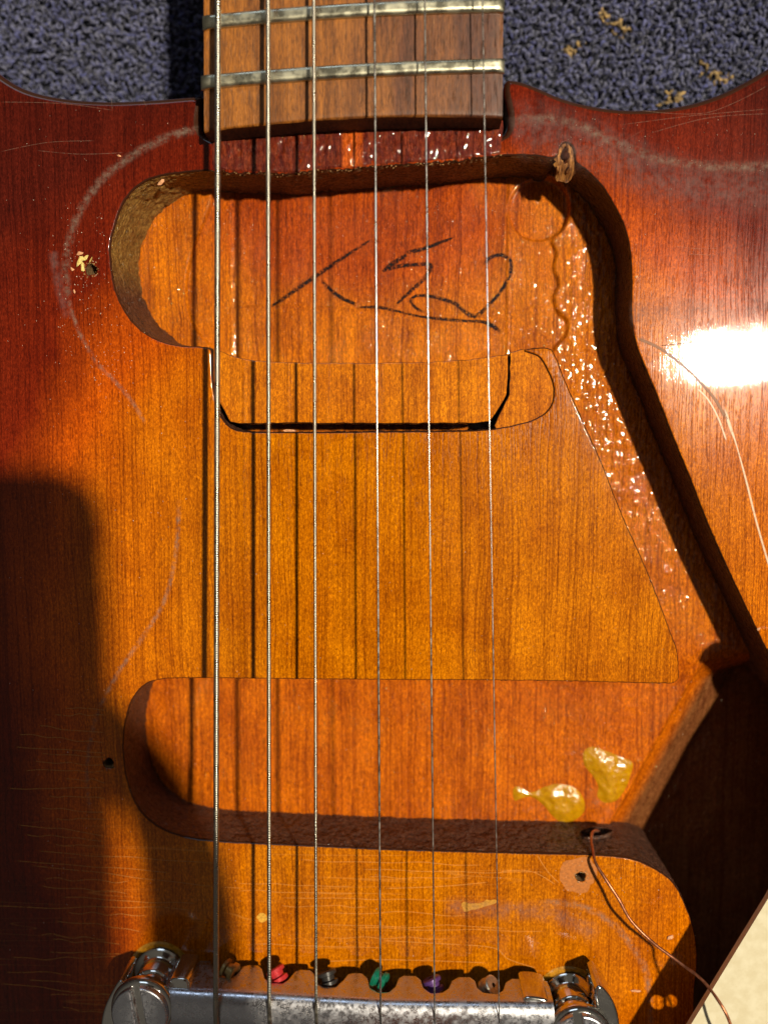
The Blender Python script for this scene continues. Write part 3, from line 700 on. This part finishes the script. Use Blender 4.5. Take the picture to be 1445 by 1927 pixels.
# ---- ground wire coming out of the torn hole and over the loose plate
def make_wire():
    pts = [(1128, 1566, -9.5), (1116, 1566, -8.0), (1112, 1578, -5.0), (1116, 1600, -1.0), (1120, 1622, 2.2), (1137, 1652, 4.2), (1163, 1692, 5.4), (1188, 1734, 6.2), (1228, 1774, 7.6), (1280, 1812, 10.0), (1326, 1850, 14.0), (1356, 1890, 17.6), (1378, 1940, 18.6), (1420, 2040, 19.5)]
    w = np.vstack([P(1140, 1585, -9) + np.array((0, -5, 0)), [P(*p) for p in pts]])
    w = resample(catmull(w, False, 10), .5, False)
    w = w + np.column_stack([.12 * vnoise(np.arange(len(w)) * .12, np.zeros(len(w)), 61 + k) for k in range(3)])
    rad = .33 + .03 * vnoise(np.arange(len(w)) * .3, np.zeros(len(w)), 65)
    v, f = tube(w, rad, 8); o = mesh_obj('ground_wire', v, f, COPPER, guitar); o['label'] = 'bare copper wire curving out of the bridge cavity'
make_wire()

# ---- amber glue blobs on the bridge cavity floor
def make_glue():
    t = NT('old_glue'); n = t.noise((.8, .8, .8), 4, .6); c = t.ramp(n, [(.3, (.40, .17, .001)), (.7, (.60, .30, .002))]); c = t.mix(t.map(t.noise((1.6, 1.6, 1.6), 4, .75), .58, .70, 0, .7), c, (.22, .09, .01))
    g = t.set(Base_Color=c, Roughness=.25, Subsurface_Weight=.3, Subsurface_Radius=(.6, .4, .1), Subsurface_Scale=.001, Coat_Weight=.7, Coat_Roughness=.08, Normal=t.bump(t.noise((1.2, 1.2, 1.2), 3), .6, .25))
    for k, pts in enumerate(([(1098, 1412), (1115, 1404), (1140, 1412), (1170, 1424), (1191, 1435), (1186, 1462), (1174, 1490), (1158, 1508), (1136, 1511), (1122, 1500), (1124, 1480), (1112, 1458), (1098, 1440)],
                             [(963, 1492), (968, 1479), (982, 1481), (998, 1490), (1018, 1482), (1048, 1474), (1080, 1480), (1099, 1505), (1099, 1528), (1082, 1544), (1055, 1549), (1040, 1538), (1022, 1516), (1000, 1501), (984, 1502), (968, 1508)])):
        w = resample(catmull(PP(pts, ZL)[:, :2], True, 8), .5)
        x0, y0 = w.min(0); x1, y1 = w.max(0); gx, gy = np.meshgrid(np.arange(x0, x1, .35), np.arange(y0, y1, .35)); gx, gy = gx.ravel(), gy.ravel()
        ok = inside(w, gx, gy) & (pdist(w, gx, gy) > .2)
        v, f = triangulate([w], lambda x, y: inside(w, x, y), np.column_stack([gx[ok], gy[ok]]))
        d = pdist(w, v[:, 0], v[:, 1]); d = np.where(inside(w, v[:, 0], v[:, 1]), d, 0)
        z = floor_h(v[:, 0], v[:, 1]) - .1 + 1.0 * np.clip(d / 2.8, 0, 1) ** .75 + .25 * vnoise(v[:, 0] * .45, v[:, 1] * .45, 71) * np.clip(d, 0, 1) + .10 * vnoise(v[:, 0] * 1.2, v[:, 1] * 1.2, 72) * np.clip(d, 0, 1)
        mesh_obj('glue_blob', np.column_stack([v, z]), f, g, guitar)
make_glue()

# ---- flat marks: pencil strokes, grime lines, scratches, painted sheen and highlights
def ribbon(name, pts, width, mat, zf, parent=guitar, closed=False, step=.5, lab=None):
    """pts: (px, py[, width factor]) in the photo, laid on the surface zf(x, y)"""
    arr = np.array([(p[0], p[1], p[2] if len(p) > 2 else 1.0) for p in pts], float)
    zref = zf(None, None)
    w3 = np.column_stack([PP(arr[:, :2], zref)[:, :2], arr[:, 2]])
    c = resample(catmull(w3, False, 8), step, False); n = len(c)
    t = np.gradient(c[:, :2], axis=0); t /= np.linalg.norm(t, axis=1)[:, None] + 1e-9; nr = np.column_stack([-t[:, 1], t[:, 0]])
    V, UV = [], []
    for s, v in ((-1, 0.0), (0, .5), (1, 1.0)):
        q = c[:, :2] + nr * (s * .5 * width * c[:, 2])[:, None]
        V.append(np.column_stack([q, zf(q[:, 0], q[:, 1])])); UV.append(np.column_stack([np.linspace(0, 1, n), np.full(n, v)]))
    fs = rings_faces(3, n, False, True)
    o = mesh_obj(name, np.vstack(V), fs, mat, parent, uvs=np.vstack(UV))
    if lab: o['label'] = lab
    return o
topz = lambda x, y: .03 if x is None else np.full(np.shape(x), .03)
topz2 = lambda x, y: .05 if x is None else np.full(np.shape(x), .05)
florz = lambda x, y: ZN - 1.35 if x is None else floor_h(x, y) + .06
def make_marks():
    pencil = mat_ribbon('pencil', (.012, .010, .009), 1.0, (2.0, 2.0, 1), .34, .54, .85, .7)
    S = [[(506, 579, .5), (530, 564, 1), (592, 521, 1.1), (650, 482, .9), (702, 449, .4)],
         [(606, 529, .5), (620, 543, .9), (640, 559, 1.1), (671, 573, .8)],
         [(719, 512, .6), (733, 500, 1.1), (750, 489, 1.2), (767, 479, .8)],
         [(719, 511, .6), (750, 501, 1), (785, 498, 1), (811, 499, 1), (803, 518, 1), (772, 548, .9), (741, 577, .6)],
         [(763, 475, .7), (785, 471, 1.2), (803, 466, 1), (830, 456, .9), (856, 446, .4)],
         [(906, 505, .6), (920, 486, .9), (944, 480, 1), (960, 492, 1), (959, 516, 1), (944, 545, 1), (917, 576, .9), (894, 595, 1.3), (876, 588, 1.1), (859, 573, 1), (829, 562, 1), (805, 557, .9), (782, 557, .8), (773, 566, .8), (782, 579, .8), (803, 590, .5)],
         [(669, 579, .4), (710, 578, .9), (741, 584, .7), (788, 595, .6), (829, 600, .9), (873, 604, .8), (910, 606, .9), (927, 614, 1.2), (946, 627, .7)]]
    for s in S: ribbon('pencil_stroke', s, 1.15, pencil, florz)
    grime = mat_ribbon('grime', (.36, .27, .20), .56, (.7, .7, 1), .34, .80, .7, 1.0)
    haze = mat_ribbon('scuff_sheen_film', (.30, .19, .17), .34, (.5, .5, 1), .25, .8, .5, 1.0)  # the widest ribbon paints a hazy window reflection as a film
    G = [([(385, 240), (320, 256), (250, 292), (195, 335), (155, 390), (132, 450), (124, 510), (130, 565)], 2.6), ([(124, 500), (132, 570), (150, 625), (185, 685), (215, 715), (252, 760), (275, 800)], 1.4),
         ([(338, 935), (330, 1050), (310, 1130), (275, 1190), (240, 1240), (215, 1280), (185, 1340), (168, 1410), (165, 1480), (172, 1540)], 1.5),
         ([(955, 232), (1020, 222), (1090, 238), (1150, 265), (1210, 290), (1275, 306), (1350, 314), (1450, 312), (1520, 308)], 3.0),
         ([(1005, 1700), (1080, 1702), (1140, 1730), (1185, 1775), (1215, 1830), (1222, 1900), (1222, 1980)], 2.4)]
    for p, w in G: ribbon('grime_line', p, w, grime, topz)
    for p, w in (([(950, 250), (1010, 240), (1080, 262), (1150, 285), (1230, 330), (1330, 355), (1480, 350)], 15), ([(100, 470), (112, 540), (130, 600)], 3), ([(1180, 590), (1290, 585), (1460, 580)], 7), ([(830, 1705), (930, 1712), (1040, 1720), (1130, 1760)], 6)): ribbon('scuff_and_sheen', p, w, haze, topz2)
    brown = mat_ribbon('brown_dent', (.26, .10, .03), .9, (.8, .8, 1), .1, .35, .35, .8)
    pale = mat_ribbon('pale_scratch', (.62, .40, .28), .22, (1.5, 1.5, 1), .30, .62, .5, .8)
    dark = mat_ribbon('dark_crack', (.05, .018, .01), .9, (1.5, 1.5, 1), .15, .4, .5, .8)
    ribbon('scratch', [(1196, 636), (1235, 652), (1275, 680), (1310, 712), (1345, 752), (1366, 790)], .85, brown, topz2, lab='brown dent line curving right of the channel')
    bright = mat_ribbon('dent_highlight', (.85, .62, .42), .85, (1.2, 1.2, 1), .2, .5, .3, .8)  # highlight along the dent, put into the colour
    ribbon('scratch', [(1360, 760, .7), (1372, 800, 1.6), (1384, 835, .7), (1402, 900), (1422, 980), (1445, 1060), (1470, 1140)], .60, bright, topz2, lab='long dent with a painted highlight curving to the right edge')
    ribbon('scratch', [(1310, 730), (1330, 750), (1350, 785), (1366, 830)], .5, bright, topz2)
    for p in ([(1238, 651), (1330, 641), (1460, 626)],): ribbon('crack', p, .22, dark, topz2)
    PS = [[(1270, 463), (1310, 468), (1352, 467)], [(1296, 478), (1340, 480)], [(1122, 303), (1165, 272), (1212, 243)], [(1200, 207), (1330, 212), (1445, 160)], [(1160, 236), (1300, 218), (1445, 205)],
          [(1220, 252), (1330, 222), (1445, 214)], [(0, 192), (120, 195), (215, 208)], [(0, 286), (90, 268), (180, 265)], [(70, 283), (150, 290), (235, 287)], [(210, 183), (212, 206)], [(270, 188), (276, 200)], [(1060, 1830), (1100, 1800)],
          [(1010, 1608), (1030, 1640), (1052, 1662)], [(940, 1640), (1000, 1640), (1045, 1665)], [(722, 1672), (830, 1668), (920, 1660)], [(870, 1778), (935, 1786), (955, 1804), (1010, 1822)], [(722, 1770), (870, 1778)], [(600, 1810), (720, 1806), (920, 1812)]]
    orng = mat_ribbon('checking_crack', (.88, .38, .08), .62, (.8, .8, 1), .2, .5, .5, .8)
    for i, p in enumerate(PS): ribbon('scratch', p, .15 if i < 11 else .22, pale if i < 11 else orng, topz2)
    for k in range(34):
        x0 = rng.uniform(-30, 130); y0 = 1330 + k * 17 + rng.uniform(-7, 7); L = rng.uniform(120, 420); sl = rng.uniform(-.02, .12)
        if y0 > 1760 and x0 + L > 230: L = 230 - x0
        if y0 < 1600 and x0 + L > 200: L = 200 - x0
        if L < 40: continue
        pp = [(x0 + L * i / 6, y0 + sl * L * i / 6 + rng.normal(0, 1.6)) for i in range(7)]
        ribbon('crack', pp, .20, orng, topz2)
    for k in range(12):
        x0 = rng.uniform(430, 700); y0 = 1622 + k * 14 + rng.uniform(-5, 5); L = rng.uniform(150, 380)
        ribbon('crack', [(x0 + L * i / 6, y0 + .02 * L * i / 6 + rng.normal(0, 1.5)) for i in range(7)], .17, orng, topz2)
    # bare patch round the lower right screw hole, flakes of lost lacquer
    patch = mat_plain('bare_lacquer_patch', (.46, .145, .022), .5, 0, 1.5, .4, .2)
    def flake(pts, m, z=.02, nm='bare_patch'):
        w = resample(catmull(PP(pts, 0)[:, :2], True, 6), .4); w = w + outward(w) * (.25 * vnoise(np.arange(len(w)) * .5, np.zeros(len(w)), int(pts[0][0])))[:, None]
        hs = [lp for lp in sc_loops if inside(w, *lp.mean(0))]
        hs = [lp + outward(lp) * .2 for lp in hs]
        v, f = triangulate([w] + hs, lambda x, y: inside(w, x, y) & ~np.any([inside(h, x, y) for h in hs] or [np.zeros(np.shape(x), bool)], axis=0))
        return mesh_obj(nm, np.column_stack([v, np.full(len(v), z)]), f, m, guitar)
    flake([(1060, 1625), (1085, 1614), (1110, 1616), (1122, 1640), (1110, 1668), (1098, 1680), (1070, 1676), (1052, 1655)], patch)
    flake([(868, 1700), (900, 1698), (932, 1692), (934, 1700), (905, 1708), (872, 1714)], mat_plain('chipped_amber', (.58, .26, .02), .4, 0, 2, .5, .3))
    flake([(484, 1722), (498, 1718), (502, 1730), (490, 1735)], mat_plain('chipped_gold', (.66, .34, .04), .4, 0, 2, .5, .3))
make_marks()

# ---- splintered wood at the two upper screw holes
def chunk(name, px, py, sx, sy, sz, mat, parent=None, rot=0.0, z=0.0, seed=1):
    """a small irregular flake, about sx * sy * sz mm"""
    bm = bmesh.new(); bmesh.ops.create_icosphere(bm, subdivisions=1, radius=1.0); r = np.random.default_rng(seed)
    c = P(px, py, z)
    for v in bm.verts:
        k = r.uniform(.55, 1.25); x, y = v.co.x * sx * k, v.co.y * sy * k
        v.co = Vector((x * math.cos(rot) - y * math.sin(rot), x * math.sin(rot) + y * math.cos(rot), v.co.z * sz * r.uniform(.6, 1.2) + sz * .6))
    V = [np.array(v.co) for v in bm.verts]; Fs = [tuple(v.index for v in f.verts) for f in bm.faces]; bm.free()
    if parent is None:
        o = mesh_obj(name, V, Fs, mat, None, smooth=False); o.location = Vector(c) * MM; return o
    return mesh_obj(name, [v + c for v in V], Fs, mat, parent, smooth=False)
YEL = mat_plain('yellow_splinter', (.72, .55, .16), .6, 0, 2.5, .6, .3)
def make_splinters():
    for i, (x, y, a, b, r) in enumerate([(152, 492, .5, 1.3, -.5), (157, 503, .4, 1.2, .1), (163, 486, .35, .8, -.9), (172, 490, .15, .8, -.5)]):
        chunk('splinter', x, y, a, b, .35, YEL, guitar, r, .05, 100 + i)
    V, Fs = [], []; b = 0
    tet = np.array([(1, 0, 0), (-.6, .8, 0), (-.5, -.8, .1), (0, 0, .7)]); tf = [(0, 1, 3), (1, 2, 3), (2, 0, 3), (0, 2, 1)]
    sp = []
    for c, r0 in (((172, 507), 1.15), ((1092, 1650), 1.1), ((205, 1437), 1.1)):
        for i in range(34 if c[0] != 205 else 12):
            a = rng.uniform(0, 6.28); q = P(*c); k = r0 * rng.uniform(.95, 1.55); sp.append((q[0] + k * math.cos(a), q[1] + k * math.sin(a), .02, rng.uniform(.10, .28)))
    ed = hole[edge]
    for i in range(150):
        q = ed[rng.integers(len(ed))]; sp.append((q[0] + rng.normal(0, .12), q[1] + rng.normal(.05, .18), rng.uniform(-.5, .12), rng.uniform(.07, .26)))
    yn = [P(x, y, .1) for x, y in zip(np.linspace(400, 700, 90), np.linspace(266, 243, 90))]
    for q in yn: sp.append((q[0], q[1] + rng.normal(0, .25), .1, rng.uniform(.07, .24)))
    for x, y, z, k in sp:
        a = rng.uniform(0, 6.28); R_ = np.array([[math.cos(a), -math.sin(a), 0], [math.sin(a), math.cos(a), 0], [0, 0, 1]])
        V.append((tet * k * rng.uniform(.4, 1.3, (4, 1))) @ R_.T + np.array((x, y, z))); Fs.extend([tuple(i + b for i in f) for f in tf]); b += 4
    o = mesh_obj('crumbled_edge', np.vstack(V), Fs, mat_plain('crumbled_wood', (.36, .20, .07), .8, 0, 2, .5, .5), guitar, smooth=False); o['kind'] = 'stuff'
    # wood torn away round the upper right hole: a ragged fibrous dish with the screw bore in it
    w = resample(catmull(PP([(1044, 302), (1050, 278), (1058, 267), (1066, 263), (1077, 269), (1083, 285), (1088, 312), (1080, 326), (1066, 332), (1052, 324)])[:, :2], True, 6), .3); w = w + outward(w) * (.38 * vnoise(np.arange(len(w)) * .45, np.zeros(len(w)), 85))[:, None]
    x0, y0 = w.min(0); x1, y1 = w.max(0); gx, gy = np.meshgrid(np.arange(x0, x1, .14), np.arange(y0, y1, .14)); gx, gy = gx.ravel(), gy.ravel(); ok = inside(w, gx, gy)
    v, f = triangulate([w], lambda x, y: inside(w, x, y), np.column_stack([gx[ok], gy[ok]]))
    bore = P(1063, 289); u = np.clip((y1 - v[:, 1]) / (y1 - y0), 0, 1); db = np.hypot((v[:, 0] - bore[0]) / .85, (v[:, 1] - bore[1]) / 1.35) + .25 * vnoise(v[:, 0] * 2, v[:, 1] * 2, 84)
    z = -.30 - .5 * u - 3.2 * sstep(.55, 1.0, u) + .34 * vnoise(v[:, 0] * 2.6, v[:, 1] * .5, 82) + .12 * vnoise(v[:, 0] * 5, v[:, 1] * 1.5, 83) - 5.0 * sstep(1.1, .7, db)
    mesh_obj('torn_hole', np.column_stack([v, z]), f, RAW, guitar)
    c0 = P(1066, 312)
    for i in range(6):
        x = c0[0] + rng.uniform(-1.7, 1.7); y = c0[1] + rng.uniform(-.2, .5); L = rng.uniform(.7, 1.6)
        p = [np.array((x, y, -.9)), np.array((x + rng.normal(0, .08), y - L * .5, -1.1)), np.array((x + rng.normal(0, .15), y - L, -2.0 - rng.random()))]
        q = resample(catmull(np.array(p), False, 5), .25, False); v, f = tube(q, np.linspace(rng.uniform(.14, .26), .03, len(q)), 5); mesh_obj('splinter', v, f, RAW, guitar)
make_splinters()

# ================================================================== loose things on and beside the guitar
CHIP = mat_plain('orange_wood_chip', (.70, .34, .16), .7, 0, 2.5, .5, .25)
CHIPS = [(305, 343, 1.3, .55, .25, .5, 'orange flake of wood on the upper left cavity rim'), (151, 477, .85, .45, .2, .1, 'orange wood chip above the splintered left screw hole'),
         (137, 507, .4, .5, .2, .8, 'small orange chip left of the splintered screw hole'), (141, 549, .28, .5, .2, .2, 'lowest orange crumb below the splintered left screw hole'),
         (545, 811, 2.0, .35, .25, .03, 'crumbly splinter lying on the lower rim of the plugged slot'), (1260, 1763, .8, .5, .25, .2, 'pale pink chip right of the copper wire'),
         (1196, 1864, 1.2, .25, .2, -.05, 'thin orange splinter right of the right tailpiece stud'), (225, 293, .5, .25, .15, -.2, 'tiny orange chip inside the upper left grime arc'),
         (1427, 1183, .5, .4, .2, .3, 'tan crumb on the body at the right edge of the picture'), (1197, 521, .35, .35, .15, .3, 'single tan crumb on the body right of the deep channel wall')]
for i, (x, y, a, b, c, r, lab) in enumerate(CHIPS):
    tag(chunk('wood_chip', x, y, a, b, c, CHIP, None, r, .04, 200 + i), lab, 'wood chip', 'wood chips lying on the guitar')
def make_dust_and_glints():
    V, Fs = [], []; b = 0
    tet = np.array([(1, 0, 0), (-.6, .8, 0), (-.5, -.8, .1), (0, 0, .7)]); tf = [(0, 1, 3), (1, 2, 3), (2, 0, 3), (0, 2, 1)]
    hx = hole[::3]
    def spot(px, py, s):
        nonlocal b
        p = P(px, py, 0)
        if inside(hx, np.array(p[0]), np.array(p[1])):
            p = P(px, py, ZN); z = float(floor_h(np.array(p[0]), np.array(p[1]))); p = P(px, py, z)
            if not inside(hx, np.array(p[0]), np.array(p[1])) or 655 < py < 815 and px < 1045: return
            p[2] += .02
        else: p[2] = .03
        if px > 375 and px < 955 and py < 262: return
        a = rng.uniform(0, 6.28); R_ = np.array([[math.cos(a), -math.sin(a), 0], [math.sin(a), math.cos(a), 0], [0, 0, 1]])
        V.append((tet * s * rng.uniform(.5, 1.3, (4, 1))) @ R_.T + p); Fs.extend([tuple(i + b for i in f) for f in tf]); b += 4
    for _ in range(750): spot(rng.uniform(0, 1445), rng.uniform(200, 1800), rng.uniform(.05, .13))
    for _ in range(420): spot(rng.uniform(270, 1060), rng.uniform(370, 650), rng.uniform(.04, .085))  # pale specks for dust and painted lacquer glints, neck cavity floor
    for _ in range(200): spot(rng.uniform(300, 1270), rng.uniform(1290, 1530), rng.uniform(.04, .085))  # the same dust and painted glints, bridge cavity floor
    for _ in range(130): spot(rng.normal(170, 40), rng.normal(520, 70), rng.uniform(.06, .17))
    for _ in range(60): spot(rng.normal(205, 25), rng.normal(690, 40), rng.uniform(.06, .15))
    for _ in range(70): spot(rng.normal(1100, 60), rng.normal(1650, 50), rng.uniform(.06, .15))
    for _ in range(90): spot(rng.uniform(960, 1445), rng.uniform(220, 330), rng.uniform(.05, .10))
    o = mesh_obj('dust', np.vstack(V), Fs, mat_plain('pale_dust_and_glints', (.72, .60, .45), .8), None, smooth=False); o['kind'] = 'stuff'
    tag(o, 'pale dust and painted glint specks scattered over the guitar top and cavities', 'dust')
make_dust_and_glints()

# ---- cream plastic plate propped above the control cavity, lower right
def make_plate():
    t = NT('cream_plastic'); n = t.noise((.35, .35, 1), 5, .6); sp = t.map(t.noise((1.2, 1.2, 1), 4, .7), .62, .72)
    c = t.mix(t.map(n, .35, .7), (.60, .53, .35), (.68, .62, .44)); c = t.mix(t.math('MULTIPLY', sp, .35), c, (.55, .42, .22))
    m = t.set(Base_Color=c, Roughness=.5, Normal=t.bump(n, .3, .1))
    zp = 12.0
    A, B = P(1300, 1927, zp), P(1445, 1690, zp)
    cs = []
    for x, y in ((1296, 1392), (1362, 1290), (1335, 1266), (1312, 1245), (1318, 1226), (1338, 1209), (1358, 1208), (1375, 1218)):
        z = -15.0
        for _ in range(4): p = P(x, y, z); z = float(floor_h(np.array(p[0]), np.array(p[1])))
        cs.append(caster(P(x, y, z), zp)[:2])
    A2 = A + (A - B) * 2.0
    out = [A2[:2], A[:2], B[:2]] + cs + [(135, -40), (150, -150), (120, -190)]
    w = resample(np.array(out), 1.0)
    if area2(w) < 0: w = w[::-1]
    hs = []
    for x, y, r in ((1236, 1886, 1.75), (1262, 1884, 1.55)):
        c = caster(P(x, y, 0), zp - .65); a = np.linspace(0, 2 * math.pi, 24, endpoint=False); hs.append(np.column_stack([c[0] + r * np.cos(a), c[1] + r * np.sin(a)]))
    kp = lambda x, y: inside(w, x, y) & ~inside(hs[0], x, y) & ~inside(hs[1], x, y)
    v2, f2 = triangulate([w] + hs, kp); n2 = len(v2)
    v = np.vstack([np.column_stack([v2, np.full(n2, zp)]), np.column_stack([v2, np.full(n2, zp - 1.3)])]); f = [tuple(q) for q in f2] + [tuple(q[::-1] + n2) for q in f2]
    for lp in [w] + hs:
        b = len(v); n = len(lp); v = np.vstack([v, np.column_stack([lp, np.full(n, zp)]), np.column_stack([lp, np.full(n, zp - 1.3)])]); f += [tuple(i + b for i in q) for q in rings_faces(2, n)]
    o = fix_normals(mesh_obj('pickguard', v, f, m, None, sharp=40))
    o['label'] = 'cream plastic plate propped over the control cavity at lower right'; o['category'] = 'pickguard'
make_plate()

# ---- the phone that takes the picture and the hand that holds it: above the lens, they shade the left of the guitar
def make_phone():
    z0, z1 = 162.0, 170.0; zc = 166.0
    xr = caster(P(184, 1000), zc)[0]; yt = caster(P(100, 884), zc)[1]
    x0, y0 = xr - 76, yt - 150; r = 11.0; w = []
    for cx, cy, a0 in ((xr - r, yt - r, 0), (x0 + r, yt - r, 90), (x0 + r, y0 + r, 180), (xr - r, y0 + r, 270)):
        for a in range(0, 91, 10): w.append((cx + r * math.cos(math.radians(a0 + a)), cy + r * math.sin(math.radians(a0 + a))))
    v, f = extrude_poly(np.array(w), z0, z1, 1.5, 3)
    o = mesh_obj('smartphone', v, f, mat_plain('black_phone', (.02, .02, .022), .3), None, sharp=40); tag(o, 'black smartphone held above the guitar', 'phone')
    pts = [(150, 1330, 162, 6.5), (215, 1392, 150, 5.5), (300, 1510, 138, 6.8), (352, 1670, 126, 8.2), (362, 1830, 118, 9.2), (350, 2050, 115, 12), (320, 2500, 118, 17), (280, 3000, 120, 22)]
    w = np.array([(*caster(P(p[0], p[1]), p[2])[:2], p[2], p[3]) for p in pts]); w = resample(catmull(w, False, 8), 3.0, False)
    v, f = tube(w[:, :3], w[:, 3], 16); o = mesh_obj('hand', v, f, mat_plain('skin', (.45, .25, .17), .55), None); tag(o, 'bare hand holding the phone above the guitar', 'hand')
make_phone()
